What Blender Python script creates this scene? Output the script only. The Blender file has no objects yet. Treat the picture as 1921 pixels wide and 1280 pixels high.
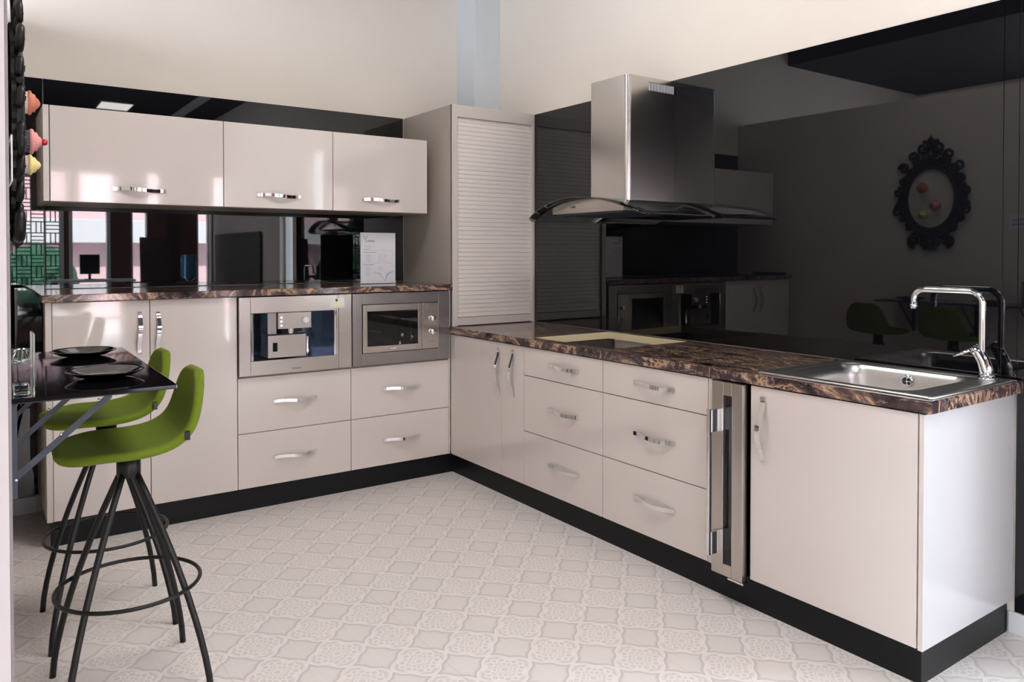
import bpy, bmesh, math, random
from mathutils import Vector, Matrix
C = bpy.context.scene
COL = C.collection
random.seed(7)
PI = math.pi

# ------------------------------------------------------------------ camera
FPX = 1439.22
cd = bpy.data.cameras.new('camera')
cam = bpy.data.objects.new('camera', cd); COL.objects.link(cam)
cd.sensor_fit = 'HORIZONTAL'; cd.sensor_width = 36.0
cd.lens = 36.0 * FPX / 1921.0
cd.shift_x = 0.0
cd.shift_y = -(640.0 - 498.3) / 1921.0
cd.clip_start = 0.05; cd.clip_end = 100
cam.location = (-2.3446, -3.9859, 1.331)
cam.rotation_mode = 'XYZ'
cam.rotation_euler = (PI/2 - 0.0165, 0.0, -0.6121)
C.camera = cam

# ------------------------------------------------------------------ world, exposure
wd = bpy.data.worlds.new('world'); C.world = wd; wd.use_nodes = True
bg = wd.node_tree.nodes['Background']
bg.inputs[0].default_value = (0.80, 0.90, 1.0, 1); bg.inputs[1].default_value = 20.0
C.view_settings.view_transform = 'Standard'; C.view_settings.look = 'None'
C.view_settings.gamma = 1.0; C.view_settings.use_curve_mapping = False
C.view_settings.exposure = 0.0
try:
    C.cycles.use_denoising = True
    C.cycles.max_bounces = 10; C.cycles.diffuse_bounces = 5; C.cycles.glossy_bounces = 6
    C.cycles.transmission_bounces = 8; C.cycles.transparent_max_bounces = 10
    C.cycles.sample_clamp_indirect = 6.0; C.cycles.sample_clamp_direct = 0.0
    C.cycles.caustics_reflective = False; C.cycles.caustics_refractive = False
    C.cycles.blur_glossy = 0.6
except Exception:
    pass
def portal(name, loc, rot, sx, sy):
    l = bpy.data.lights.new(name, 'AREA'); l.shape = 'RECTANGLE'; l.size = sx; l.size_y = sy
    l.cycles.is_portal = True
    o = bpy.data.objects.new(name, l); COL.objects.link(o); o.location = loc; o.rotation_euler = rot
YR = -6.9       # rear wall
XL = -5.4       # far left wall
for _x0, _x1, _z0, _z1 in ((-5.1, -2.9, 0.9, 2.0), (-2.42, -1.33, 0.5, 2.4), (-1.27, -0.76, 0.12, 2.4), (-0.49, -0.28, 0.9, 2.4), (0.40, 0.612, 0.12, 2.4)):
    portal('daylight_portal', ((_x0+_x1)/2, YR-0.06, (_z0+_z1)/2), (PI/2, 0, PI), _x1-_x0, _z1-_z0)
portal('daylight_portal', (XL-0.06, -2.6, 1.9), (PI/2, 0, -PI/2), 3.6, 2.2)
portal('daylight_portal', (0.76, -3.57, 1.3), (PI/2, 0, PI/2), 0.45, 2.3)

_s = bpy.data.lights.new('sun', 'SUN'); _s.energy = 75; _s.angle = 0.02; _s.color = (1, 0.97, 0.93)
_o = bpy.data.objects.new('sun', _s); COL.objects.link(_o); _o.rotation_euler = (-0.75, 0, 0)

# ------------------------------------------------------------------ measures
W = 0.6216; YB = 0.6211       # faces of the black glass on the right and back wall
WX = 0.630; WY = 0.630        # wall faces
def wallx(y): return -2.199 - (0.62 - y) * 0.0317     # face of the left wall (slightly out of square)

# ------------------------------------------------------------------ materials
def srgb(r, g, b):
    f = lambda c: (c/255/12.92) if c/255 <= 0.04045 else ((c/255+0.055)/1.055)**2.4
    return (f(r), f(g), f(b), 1)
MATS = {}
def mat(name, col=(0.8,0.8,0.8,1), rough=0.5, metal=0.0, **kw):
    m = bpy.data.materials.new(name); m.use_nodes = True
    b = m.node_tree.nodes['Principled BSDF']
    b.inputs['Base Color'].default_value = col
    b.inputs['Roughness'].default_value = rough
    b.inputs['Metallic'].default_value = metal
    for k, v in kw.items():
        b.inputs[k.replace('_', ' ')].default_value = v
    MATS[name] = m
    return m
class N:      # tiny expression wrapper for math nodes
    nt = None
    def __init__(s, v): s.v = v
    @staticmethod
    def op(o, *a):
        n = N.nt.nodes.new('ShaderNodeMath'); n.operation = o
        for i, x in enumerate(a):
            x = x.v if isinstance(x, N) else x
            if isinstance(x, (int, float)): n.inputs[i].default_value = x
            else: N.nt.links.new(x, n.inputs[i])
        return N(n.outputs[0])
    def __add__(s, o): return N.op('ADD', s, o)
    __radd__ = __add__
    def __sub__(s, o): return N.op('SUBTRACT', s, o)
    def __rsub__(s, o): return N.op('SUBTRACT', o, s)
    def __mul__(s, o): return N.op('MULTIPLY', s, o)
    __rmul__ = __mul__
    def __truediv__(s, o): return N.op('DIVIDE', s, o)
def nabs(a): return N.op('ABSOLUTE', a)
def nmax(a, b): return N.op('MAXIMUM', a, b)
def nmin(a, b): return N.op('MINIMUM', a, b)
def band(d, w, soft):      # 1 where |d|<w fading over soft
    n = N.nt.nodes.new('ShaderNodeMapRange'); n.interpolation_type = 'SMOOTHSTEP'
    N.nt.links.new(nabs(d).v, n.inputs[0])
    n.inputs[1].default_value = w; n.inputs[2].default_value = w + soft
    n.inputs[3].default_value = 1; n.inputs[4].default_value = 0
    return N(n.outputs[0])
def objco(nt, src='Object'):
    return nt.nodes.new('ShaderNodeTexCoord').outputs[src]
def mixc(nt, f, a, b, mode='MIX'):
    n = nt.nodes.new('ShaderNodeMix'); n.data_type = 'RGBA'; n.blend_type = mode
    for s, x in ((n.inputs[0], f), (n.inputs[6], a), (n.inputs[7], b)):
        x = x.v if isinstance(x, N) else x
        if isinstance(x, (int, float, tuple)): s.default_value = x
        else: nt.links.new(x, s)
    return n.outputs[2]
def noise(nt, vec, scale, detail=3, rough=0.5, dist=0.0, mapscale=None, rot=None):
    if mapscale or rot:
        m = nt.nodes.new('ShaderNodeMapping')
        nt.links.new(vec, m.inputs[0])
        if mapscale: m.inputs['Scale'].default_value = mapscale
        if rot: m.inputs['Rotation'].default_value = rot
        vec = m.outputs[0]
    n = nt.nodes.new('ShaderNodeTexNoise'); nt.links.new(vec, n.inputs['Vector'])
    n.inputs['Scale'].default_value = scale; n.inputs['Detail'].default_value = detail
    n.inputs['Roughness'].default_value = rough; n.inputs['Distortion'].default_value = dist
    return n.outputs[0]
def ramp(nt, fac, stops):
    r = nt.nodes.new('ShaderNodeValToRGB'); nt.links.new(fac, r.inputs[0])
    el = r.color_ramp.elements
    while len(el) < len(stops): el.new(0.5)
    for e, (p, c) in zip(el, stops): e.position = p; e.color = c
    return r.outputs[0]
def bump(m, h, strength=0.1, dist=0.01):
    nt = m.node_tree; b = nt.nodes.new('ShaderNodeBump')
    b.inputs['Strength'].default_value = strength; b.inputs['Distance'].default_value = dist
    nt.links.new(h, b.inputs['Height']); nt.links.new(b.outputs[0], nt.nodes['Principled BSDF'].inputs['Normal'])

def wall_mat(name, col):
    m = mat(name, col, 0.9)
    nt = m.node_tree
    f = noise(nt, objco(nt), 3.0, 3)
    c = mixc(nt, f, tuple(x*0.97 for x in col[:3]) + (1,), tuple(min(1, x*1.02) for x in col[:3]) + (1,))
    nt.links.new(c, nt.nodes['Principled BSDF'].inputs['Base Color'])
    bump(m, noise(nt, objco(nt), 220, 2), 0.06, 0.002)
    return m
M_wall = wall_mat('painted_plaster', (0.80, 0.735, 0.665, 1))
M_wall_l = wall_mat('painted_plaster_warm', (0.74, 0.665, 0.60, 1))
M_col = wall_mat('painted_column', (0.66, 0.70, 0.74, 1))
M_redwall = wall_mat('painted_red_brown', (0.16, 0.075, 0.07, 1))
M_ceil = mat('ceiling_dark', (0.009, 0.010, 0.014, 1), 0.7)
M_ceilw = wall_mat('ceiling_plaster', (0.09, 0.09, 0.10, 1))
M_trim = mat('skirting_white', (0.70, 0.71, 0.74, 1), 0.4)
M_lac = mat('gloss_lacquer', (0.63, 0.578, 0.545, 1), 0.07, 0, Coat_Weight=0.6, Coat_Roughness=0.03)
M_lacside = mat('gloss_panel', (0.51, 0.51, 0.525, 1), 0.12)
M_shut = mat('shutter_slats', (0.80, 0.745, 0.71, 1), 0.35)
M_carc = mat('carcass_laminate', (0.40, 0.36, 0.32, 1), 0.4)
M_gap = mat('carcass_gap_shade', (0.05, 0.045, 0.04, 1), 0.6)  # carcass coloured dark to paint the shade behind the door gaps
M_edge = mat('edge_band', (0.60, 0.555, 0.52, 1), 0.3)
M_bglass = mat('black_glass', (0.0035, 0.0035, 0.005, 1), 0.015, 0, IOR=1.52)
M_plinth = mat('plinth_black', (0.008, 0.009, 0.010, 1), 0.35, 0, Specular_IOR_Level=0.15)
M_black = mat('black_gloss', (0.004, 0.004, 0.005, 1), 0.05)
M_blackm = mat('black_metal', (0.004, 0.004, 0.005, 1), 0.4, 0, Specular_IOR_Level=0.35)
M_slate = mat('slate_metal', (0.028, 0.038, 0.055, 1), 0.45, 0.2)
M_chrome = mat('chrome', (0.86, 0.86, 0.88, 1), 0.06, 1.0)
M_white = mat('white_plastic', (0.78, 0.78, 0.80, 1), 0.35)
M_paper = mat('white_paper', (0.74, 0.75, 0.80, 1), 0.6)
M_ink = mat('dark_ink', (0.02, 0.03, 0.05, 1), 0.6)
M_inkg = mat('grey_ink', (0.34, 0.36, 0.42, 1), 0.6)
M_inkl = mat('pale_ink', (0.52, 0.52, 0.64, 1), 0.6)
M_green_ink = mat('green_ink', (0.05, 0.08, 0.02, 1), 0.6)
M_gold = mat('yellow_card', (0.78, 0.74, 0.50, 1), 0.6)
M_navy = mat('cavity_steel', (0.10, 0.14, 0.20, 1), 0.16, 0.85)
M_clear = mat('clear_glass', (0.86, 0.95, 0.93, 1), 0.0, 0, Transmission_Weight=1.0, IOR=1.45)
M_hglass = mat('hood_glass', (0.86, 0.96, 0.95, 1), 0.0, 0, Transmission_Weight=1.0, IOR=1.5)
M_chip = mat('chipboard', srgb(226, 214, 170), 0.8)
M_grey = mat('cabinet_interior', (0.30, 0.31, 0.33, 1), 0.5)
M_monitor = mat('monitor_black', (0.006, 0.006, 0.007, 1), 0.3)
M_wood = mat('dark_wood', (0.055, 0.03, 0.026, 1), 0.5)
M_board = mat('grey_board', (0.085, 0.082, 0.075, 1), 0.6)
M_wboard = mat('pale_board', (0.62, 0.62, 0.74, 1), 0.5)
M_water = mat('water_bottle', (0.15, 0.45, 0.72, 1), 0.08, 0, Transmission_Weight=0.6, IOR=1.33)
M_lattice = mat('lattice_dark', (0.015, 0.022, 0.03, 1), 0.6)
M_pink = mat('pink_render', (0.74, 0.52, 0.55, 1), 0.9)
M_leaf = mat('hedge_leaf', (0.035, 0.12, 0.07, 1), 0.8)
M_pave = mat('paving', (0.45, 0.44, 0.45, 1), 0.9)
M_red = mat('cherry_red', (0.42, 0.012, 0.015, 1), 0.3)
M_pinkf = mat('pink_frosting', (0.68, 0.27, 0.26, 1), 0.5)
M_peach = mat('peach_frosting', (0.50, 0.16, 0.10, 1), 0.5)
M_yellowf = mat('yellow_frosting', (0.74, 0.62, 0.26, 1), 0.5)
M_cup = mat('paper_case', (0.66, 0.55, 0.50, 1), 0.6)
M_cupb = mat('lace_case', (0.07, 0.07, 0.09, 1), 0.5)
M_emit = bpy.data.materials.new('led_diffuser'); M_emit.use_nodes = True
_b = M_emit.node_tree.nodes['Principled BSDF']; _b.inputs['Emission Color'].default_value = (1, 0.965, 0.92, 1); _b.inputs['Emission Strength'].default_value = 15.0
M_led = bpy.data.materials.new('indicator'); M_led.use_nodes = True
_b = M_led.node_tree.nodes['Principled BSDF']; _b.inputs['Emission Color'].default_value = (0.9, 0.95, 1, 1); _b.inputs['Emission Strength'].default_value = 2.5
# brushed steel
def steel(name, col, rough, sc):
    m = mat(name, col, rough, 1.0); nt = m.node_tree
    f = noise(nt, objco(nt), 40, 2, 0.5, 0, sc)
    cc = mixc(nt, f, tuple(x*0.93 for x in col[:3]) + (1,), tuple(x*1.05 for x in col[:3]) + (1,))
    nt.links.new(cc, nt.nodes['Principled BSDF'].inputs['Base Color'])
    return m
M_steel = steel('brushed_steel', (0.50, 0.46, 0.42, 1), 0.22, (0.15, 1, 9))
M_steelv = steel('brushed_steel_vertical', (0.56, 0.525, 0.49, 1), 0.29, (9, 9, 0.15))
M_chim = steel('brushed_steel_chimney', (0.58, 0.56, 0.54, 1), 0.22, (9, 9, 0.15))
M_sink = steel('sink_steel', (0.70, 0.69, 0.68, 1), 0.29, (1, 1, 1))
M_steeld = steel('dark_steel', (0.30, 0.285, 0.275, 1), 0.24, (0.15, 1, 9))  # brushed steel in a darker tone
# fabric
M_green = mat('green_felt', (0.155, 0.27, 0.012, 1), 0.95)
nt = M_green.node_tree
bump(M_green, noise(nt, objco(nt), 900, 2), 0.25, 0.001)
c = mixc(nt, noise(nt, objco(nt), 60, 3), (0.100, 0.145, 0.003, 1), (0.128, 0.180, 0.005, 1))
nt.links.new(c, nt.nodes['Principled BSDF'].inputs['Base Color'])
# marble worktop
def marble(name, mscale, rot):
    m = mat(name, (0.05,0.04,0.035,1), 0.09, 0); nt = m.node_tree
    co = objco(nt)
    n1 = noise(nt, co, 2.7, 9, 0.62, 2.2, mscale, rot)
    base = ramp(nt, n1, [(0.34, srgb(30, 24, 28)), (0.44, srgb(66, 52, 54)), (0.485, srgb(104, 84, 76)), (0.515, srgb(184, 152, 122)), (0.54, srgb(96, 76, 70)),
                         (0.57, srgb(48, 38, 43)), (0.63, srgb(86, 70, 70)), (0.665, srgb(160, 134, 110)), (0.70, srgb(58, 48, 52))])
    n2 = noise(nt, co, 6.5, 7, 0.62, 1.4, mscale, rot)
    vein = ramp(nt, n2, [(0.555, (0,0,0,1)), (0.565, (0.7,0.7,0.7,1)), (0.575, (0,0,0,1))])
    cc = mixc(nt, vein, base, srgb(190, 170, 154))
    nt.links.new(cc, nt.nodes['Principled BSDF'].inputs['Base Color'])
    return m
M_marble_r = marble('marble_laminate_long', (2.8, 0.9, 1.5), (0.2, 0.3, 0.22))
M_marble_l = marble('marble_laminate_back', (0.9, 2.8, 1.5), (0.3, 0.2, 0.22))
# vinyl floor with an ogee and scroll pattern
M_floor = mat('patterned_vinyl', (0.7,0.66,0.64,1), 0.32)
nt = M_floor.node_tree; N.nt = nt
sep = nt.nodes.new('ShaderNodeSeparateXYZ'); nt.links.new(objco(nt), sep.inputs[0])
X = N(sep.outputs[0]) - 0.132; Y = N(sep.outputs[1]) - 0.115
S = 0.14142
U = (X + Y) * (0.70711 / S); V = (Y - X) * (0.70711 / S)
wob = 0.045
U = U + N.op('SINE', V * (2*PI)) * 0.0; 
iu = N.op('ROUND', U); iv = N.op('ROUND', V)
a = nabs(U - iu) * 2; b_ = nabs(V - iv) * 2                 # 0 centre .. 1 edge
par = nabs(N.op('MODULO', nabs(iu + iv) + 0.01, 2.0))       # 0 plain, 1 ornate
isorn = N.op('GREATER_THAN', par, 0.5)
hi = nmax(a, b_); lo = nmin(a, b_)
# plain cell: wavy light border, darker inner halo, rays
wav = N.op('COSINE', lo * (2*PI)) * 0.045
brd_p = band(hi - wav - 0.93, 0.035, 0.04)
halo = band(hi - wav - 0.84, 0.02, 0.16)
ang = N.op('ARCTAN2', U - iu, V - iv)
rays = N.op('POWER', nabs(N.op('COSINE', ang * 12)), 6) * band(hi, 0.45, 0.35) * 0.25
diag = band(hi - lo, 0.0, 0.05) * band(hi, 0.6, 0.2) * 0.5
# ornate cell: rings and scrolls
def ring(cx, cy, r, w, x=None, y=None):
    x = hi if x is None else x; y = lo if y is None else y
    d = N.op('SQRT', (x - cx)*(x - cx) + (y - cy)*(y - cy))
    return band(d - r, w, 0.035)
scr = nmax(nmax(ring(0.74, 0.30, 0.17, 0.03), ring(0.46, 0.12, 0.13, 0.025)), nmax(ring(0.62, 0.62, 0.15, 0.03), ring(0, 0, 0.20, 0.03)))
scr = nmax(scr, ring(1.0, 0.0, 0.16, 0.03))
scr = nmax(scr, band(hi - lo, 0.02, 0.03) * band(hi - 0.35, 0.14, 0.05))
brd_o = band(hi + wav - 0.985, 0.03, 0.04)
shade_o = nmax(nmax(ring(0.78, 0.34, 0.17, 0.03), ring(0.50, 0.15, 0.13, 0.025)), ring(0.66, 0.64, 0.15, 0.03))
light = (brd_p + rays + diag) * (1 - isorn) + nmax(scr, brd_o) * isorn
dark = halo * (1 - isorn) * 0.75 + (shade_o * 0.40 + 0.20) * isorn
light = nmin(light, 1.0)
c1 = mixc(nt, nmin(dark, 1.0), (0.70, 0.65, 0.63, 1), (0.51, 0.47, 0.465, 1))
c1 = mixc(nt, light, c1, (0.78, 0.725, 0.70, 1))
c1 = mixc(nt, noise(nt, objco(nt), 1.3, 3), c1, (1.04, 1.04, 1.04, 1), 'MULTIPLY')
sx = nabs(N.op('FRACT', (X + 0.03) / 0.6) - 0.5); seam = band(sx - 0.5, 0.002, 0.002)
c1 = mixc(nt, seam * 0.35, c1, (0.50, 0.47, 0.36, 1))
nt.links.new(c1, nt.nodes['Principled BSDF'].inputs['Base Color'])
_bh = nt.nodes.new('ShaderNodeMath'); _bh.operation = 'SUBTRACT'
nt.links.new(light.v, _bh.inputs[0]); nt.links.new(dark.v, _bh.inputs[1])
bump(M_floor, _bh.outputs[0], 0.08, 0.001)

# ------------------------------------------------------------------ mesh helpers
class MB:
    def __init__(s): s.bm = bmesh.new(); s.mats = []
    def _mi(s, m):
        if m is None: return 0
        if m not in s.mats: s.mats.append(m)
        return s.mats.index(m)
    def box(s, x0, x1, y0, y1, z0, z1, bev=0.0, m=None, seg=2):
        t = bmesh.new(); bmesh.ops.create_cube(t, size=1)
        sx, sy, sz = abs(x1-x0), abs(y1-y0), abs(z1-z0)
        bmesh.ops.scale(t, vec=(sx, sy, sz), verts=t.verts)
        bmesh.ops.translate(t, vec=((x0+x1)/2, (y0+y1)/2, (z0+z1)/2), verts=t.verts)
        if bev > 0:
            bmesh.ops.bevel(t, geom=t.edges[:], offset=min(bev, 0.45*min(sx, sy, sz)), segments=seg, affect='EDGES', profile=0.5)
        return s.join(t, m)
    def join(s, t, m=None, mtx=None, smooth=None):
        if mtx is not None: bmesh.ops.transform(t, matrix=mtx, verts=t.verts)
        mi = s._mi(m)
        for f in t.faces:
            f.material_index = mi
            if smooth is not None: f.smooth = smooth
        me = bpy.data.meshes.new('tmp'); t.to_mesh(me); t.free()
        s.bm.from_mesh(me); bpy.data.meshes.remove(me)
        return s
    def tube(s, pts, r, n=12, m=None, closed=False, cap=True):
        t = bmesh.new(); pts = [Vector(p) for p in pts]; L = len(pts)
        rr = r if isinstance(r, (list, tuple)) else [r]*L
        rings = []; up = None
        for i, p in enumerate(pts):
            if closed: d = pts[(i+1) % L] - pts[i-1]
            else: d = pts[min(i+1, L-1)] - pts[max(i-1, 0)]
            d.normalize()
            if up is None:
                up = Vector((0,0,1)) if abs(d.z) < 0.9 else Vector((1,0,0))
                up = (up - d*up.dot(d)).normalized()
            else:
                up = (up - d*up.dot(d)).normalized()
            q = d.cross(up)
            rings.append([t.verts.new(p + (up*math.cos(2*PI*k/n) + q*math.sin(2*PI*k/n))*rr[i]) for k in range(n)])
        for i in range(L if closed else L-1):
            A, B = rings[i], rings[(i+1) % L]
            for k in range(n): t.faces.new((A[k], A[(k+1) % n], B[(k+1) % n], B[k])).smooth = True
        if cap and not closed:
            t.faces.new(list(reversed(rings[0]))); t.faces.new(rings[-1])
        bmesh.ops.recalc_face_normals(t, faces=t.faces)
        return s.join(t, m)
    def lathe(s, prof, c=(0,0,0), n=32, m=None, axis='z', smooth=True):
        t = bmesh.new(); rings = []
        for r, h in prof:
            if r < 1e-6: rings.append([t.verts.new((0,0,h))])
            else: rings.append([t.verts.new((r*math.cos(2*PI*k/n), r*math.sin(2*PI*k/n), h)) for k in range(n)])
        for A, B in zip(rings, rings[1:]):
            for k in range(n):
                k2 = (k+1) % n
                if len(A) == 1 and len(B) == 1: continue
                if len(A) == 1: f = t.faces.new((A[0], B[k], B[k2]))
                elif len(B) == 1: f = t.faces.new((A[k], A[k2], B[0]))
                else: f = t.faces.new((A[k], A[k2], B[k2], B[k]))
                f.smooth = smooth
        bmesh.ops.recalc_face_normals(t, faces=t.faces)
        M = Matrix.Translation(c)
        if axis == 'x': M = M @ Matrix.Rotation(PI/2, 4, 'Y')
        if axis == '-x': M = M @ Matrix.Rotation(-PI/2, 4, 'Y')
        if axis == '-y': M = M @ Matrix.Rotation(PI/2, 4, 'X')
        return s.join(t, m, M)
    def prism(s, poly, axis, a0, a1, m=None, smooth=False):   # poly in the two other axes, extruded along axis
        t = bmesh.new()
        def mk(p, a): return {'x': (a, p[0], p[1]), 'y': (p[0], a, p[1]), 'z': (p[0], p[1], a)}[axis]
        A = [t.verts.new(mk(p, a0)) for p in poly]; B = [t.verts.new(mk(p, a1)) for p in poly]
        n = len(poly)
        t.faces.new(A); t.faces.new(list(reversed(B)))
        for k in range(n): t.faces.new((A[k], B[k], B[(k+1) % n], A[(k+1) % n])).smooth = smooth
        bmesh.ops.recalc_face_normals(t, faces=t.faces)
        return s.join(t, m)
    def ribbon(s, pts, w, th, wdir, m=None):   # flat strap along pts, width along wdir
        t = bmesh.new(); pts = [Vector(p) for p in pts]; wd_ = Vector(wdir).normalized(); R = []
        for i, p in enumerate(pts):
            d = (pts[min(i+1, len(pts)-1)] - pts[max(i-1, 0)]).normalized(); nn = d.cross(wd_).normalized()
            ww = w[i] if isinstance(w, list) else w
            R.append([t.verts.new(p + wd_*ww/2*a1 + nn*th/2*b1) for a1, b1 in ((-1,-1),(1,-1),(1,1),(-1,1))])
        for A, B in zip(R, R[1:]):
            for k in range(4): 
                f = t.faces.new((A[k], A[(k+1) % 4], B[(k+1) % 4], B[k])); f.smooth = k in (0, 2)
        t.faces.new(list(reversed(R[0]))); t.faces.new(R[-1])
        bmesh.ops.recalc_face_normals(t, faces=t.faces)
        for e in t.edges:
            if len(e.link_faces) == 2 and e.link_faces[0].smooth != e.link_faces[1].smooth: e.smooth = False
        return s.join(t, m)
    def build(s, name, m, parent=None):
        me = bpy.data.meshes.new(name)
        if s.mats and m is not None and m not in s.mats: s.mats.insert(0, m); 
        if m is not None and s.mats and s.mats[0] is m:
            pass
        o = bpy.data.objects.new(name, me); COL.objects.link(o)
        off = Vector((0,0,0))
        p = parent
        while p is not None: off += p.location; p = p.parent
        bmesh.ops.translate(s.bm, vec=-off, verts=s.bm.verts)
        s.bm.to_mesh(me); s.bm.free()
        for x in (s.mats if s.mats else [m]): me.materials.append(x)
        if parent is not None: o.parent = parent
        return o
def B(x0, x1, y0, y1, z0, z1, bev=0.0, m=None): return MB().box(x0, x1, y0, y1, z0, z1, bev, m)
def thing(name, label, cat, loc=(0,0,0), group=None):
    o = bpy.data.objects.new(name, None); COL.objects.link(o); o.location = loc; o.empty_display_size = 0.1
    o['label'] = label; o['category'] = cat
    if group: o['group'] = group
    return o
def tag(o, label, cat, group=None):
    o['label'] = label; o['category'] = cat
    if group: o['group'] = group
    return o
def struct(o): o['kind'] = 'structure'; return o
def rebase(o, loc):          # give a one-mesh thing an origin of its own
    loc = Vector(loc); o.data.transform(Matrix.Translation(-loc)); o.location = loc; return o
def copy_tree(o, parent=None):
    c = o.copy(); COL.objects.link(c); c.parent = parent
    for ch in list(o.children): copy_tree(ch, c)
    return c
def text(name, s, size, m, parent, mtx, ext=0.0004, sp=1.0):
    cu = bpy.data.curves.new('t', 'FONT'); cu.body = s; cu.size = size; cu.extrude = ext; cu.space_character = sp
    cu.align_x = 'CENTER'; cu.align_y = 'CENTER'
    to = bpy.data.objects.new('t', cu); COL.objects.link(to)
    bpy.context.view_layer.update()
    me = bpy.data.meshes.new_from_object(to.evaluated_get(bpy.context.evaluated_depsgraph_get()))
    bpy.data.objects.remove(to); me.name = name
    me.transform(mtx)
    off = Vector((0,0,0)); p = parent
    while p is not None: off += p.location; p = p.parent
    me.transform(Matrix.Translation(-off))
    me.materials.clear(); me.materials.append(m)
    o = bpy.data.objects.new(name, me); COL.objects.link(o); o.parent = parent
    return o
FACE_Y = lambda x, y, z: Matrix.Translation((x, y, z)) @ Matrix.Rotation(PI/2, 4, 'X')                      # text on a surface facing -y
FACE_X = lambda x, y, z: Matrix.Translation((x, y, z)) @ Matrix.Rotation(-PI/2, 4, 'Z') @ Matrix.Rotation(PI/2, 4, 'X')  # facing -x

# ------------------------------------------------------------------ the setting
struct(B(XL-0.2, 1.0, YR-0.2, WY+0.3, -0.05, 0).build('floor', M_floor))
ZC = 3.33
struct(B(-2.95, 1.0, YR-0.2, WY+0.3, ZC, ZC+0.1).build('ceiling', M_ceil))
struct(B(XL-0.2, -2.95, YR-0.2, WY+0.3, 3.16, ZC+0.1).build('ceiling', M_ceil))
struct(B(0.03, 0.13, YR+0.05, -4.0, ZC-0.05, ZC-0.001).build('trim_2', M_col))
mb = B(XL-0.2, 0.4256, WY, WY+0.15, 0, ZC)
mb.box(0.4256, 0.90, WY, WY+0.15, 0, ZC)
struct(mb.build('wall_back', M_wall))
mb = B(WX, WX+0.2, -3.35, WY, 0, ZC); mb.box(WX, WX+0.2, YR-0.15, -3.80, 0, ZC)
mb.box(WX, WX+0.2, -3.80, -3.35, 0, 0.15); mb.box(WX, WX+0.2, -3.80, -3.35, 2.45, ZC)
struct(mb.build('wall_right', M_wall))
mb = B(WX+0.06, WX+0.12, -3.80, -3.765, 0.15, 2.45); mb.box(WX+0.06, WX+0.12, -3.385, -3.35, 0.15, 2.45)
mb.box(WX+0.06, WX+0.12, -3.765, -3.385, 0.15, 0.19); mb.box(WX+0.06, WX+0.12, -3.765, -3.385, 2.41, 2.45)
struct(mb.build('window_6', M_white))
# column boxed into the corner
struct(B(0.4256, WX, 0.395, WY, 2.0, ZC, 0.004).build('wall_corner', M_col))
# left partition wall, 2.5 m high, ending beside the camera
mb = MB(); y0, y1 = -3.2, WY
mb.prism([(wallx(y1), y1), (wallx(y0), y0), (wallx(y0)-0.14, y0), (wallx(y1)-0.14, y1)], 'z', 0, 2.5)
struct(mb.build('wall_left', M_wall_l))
mb = MB(); mb.prism([(wallx(y0)-0.0016, y0-0.0005), (wallx(y0)-0.15, y0-0.0005), (wallx(y0)-0.15, y0-0.012), (wallx(y0)-0.0016, y0-0.012)], 'z', 0, 2.5)
struct(mb.build('trim_3', mat('wall_end_dimmed', (0.46, 0.43, 0.415, 1), 0.6)))  # sheet added over the wall end, its colour darkened to dim the light there
mb = MB(); mb.prism([(wallx(y0)-0.0014, y0-0.010), (wallx(y0)+0.0008, y0-0.010), (wallx(y0)+0.0008, y0+0.02), (wallx(y0)+0.0001, y0+0.02), (wallx(y0)+0.0001, y0-0.0002), (wallx(y0)-0.0014, y0-0.0002)], 'z', 0, 2.5)
struct(mb.build('trim_1', mat('corner_bead', (0.18, 0.17, 0.165, 1), 0.5)))
# far left wall; its wide window is added to let in fill light
mb = B(XL-0.15, XL, YR, -4.4, 0, ZC); mb.box(XL-0.15, XL, -0.8, WY, 0, ZC)
mb.box(XL-0.15, XL, -4.4, -0.8, 0, 0.8); mb.box(XL-0.15, XL, -4.4, -0.8, 3.0, ZC)
struct(mb.build('wall_far_left', M_wall))
mb = B(XL-0.1, XL-0.04, -4.4, -0.8, 0.8, 0.86); mb.box(XL-0.1, XL-0.04, -4.4, -0.8, 2.94, 3.0)
for yy in (-4.4, -3.22, -2.03, -0.86): mb.box(XL-0.1, XL-0.04, yy, yy+0.06, 0.86, 2.94)
struct(mb.build('window_4', M_white))
# rear wall with its openings; the first is added for more daylight
OP = [(-5.1, -2.9, 0.9, 2.0), (-2.42, -1.33, 0.5, 2.4), (-1.27, -0.76, 0.12, 2.4), (-0.49, -0.28, 0.9, 2.4), (0.40, 0.612, 0.12, 2.4)]
mb = MB(); xs = XL
for (a0, a1, b0, b1) in OP:
    mb.box(xs, a0, YR-0.15, YR, 0, ZC); mb.box(a0, a1, YR-0.15, YR, 0, b0); mb.box(a0, a1, YR-0.15, YR, b1, ZC); xs = a1
mb.box(xs, WX, YR-0.15, YR, 0, ZC)
struct(mb.build('wall_rear', M_redwall))
for i, (a0, a1, b0, b1) in enumerate(OP):
    mb = MB(); t = 0.045 if i < 3 else 0.016
    mb.box(a0, a0+t, YR-0.1, YR+0.02, b0, b1); mb.box(a1-t, a1, YR-0.1, YR+0.02, b0, b1)
    mb.box(a0+t, a1-t, YR-0.1, YR+0.02, b0, b0+t); mb.box(a0+t, a1-t, YR-0.1, YR+0.02, b1-t, b1)
    if i == 0:
        for k in (1, 2): mb.box(a0+(a1-a0)*k/3-0.03, a0+(a1-a0)*k/3+0.03, YR-0.1, YR-0.02, b0+t, b1-t)
    if i == 4: mb.box(0.555, 0.580, YR-0.1, YR-0.02, b0+t, b1-t)
    struct(mb.build('window_%d' % (i+1 if i < 3 else i+4), M_white))
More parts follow.
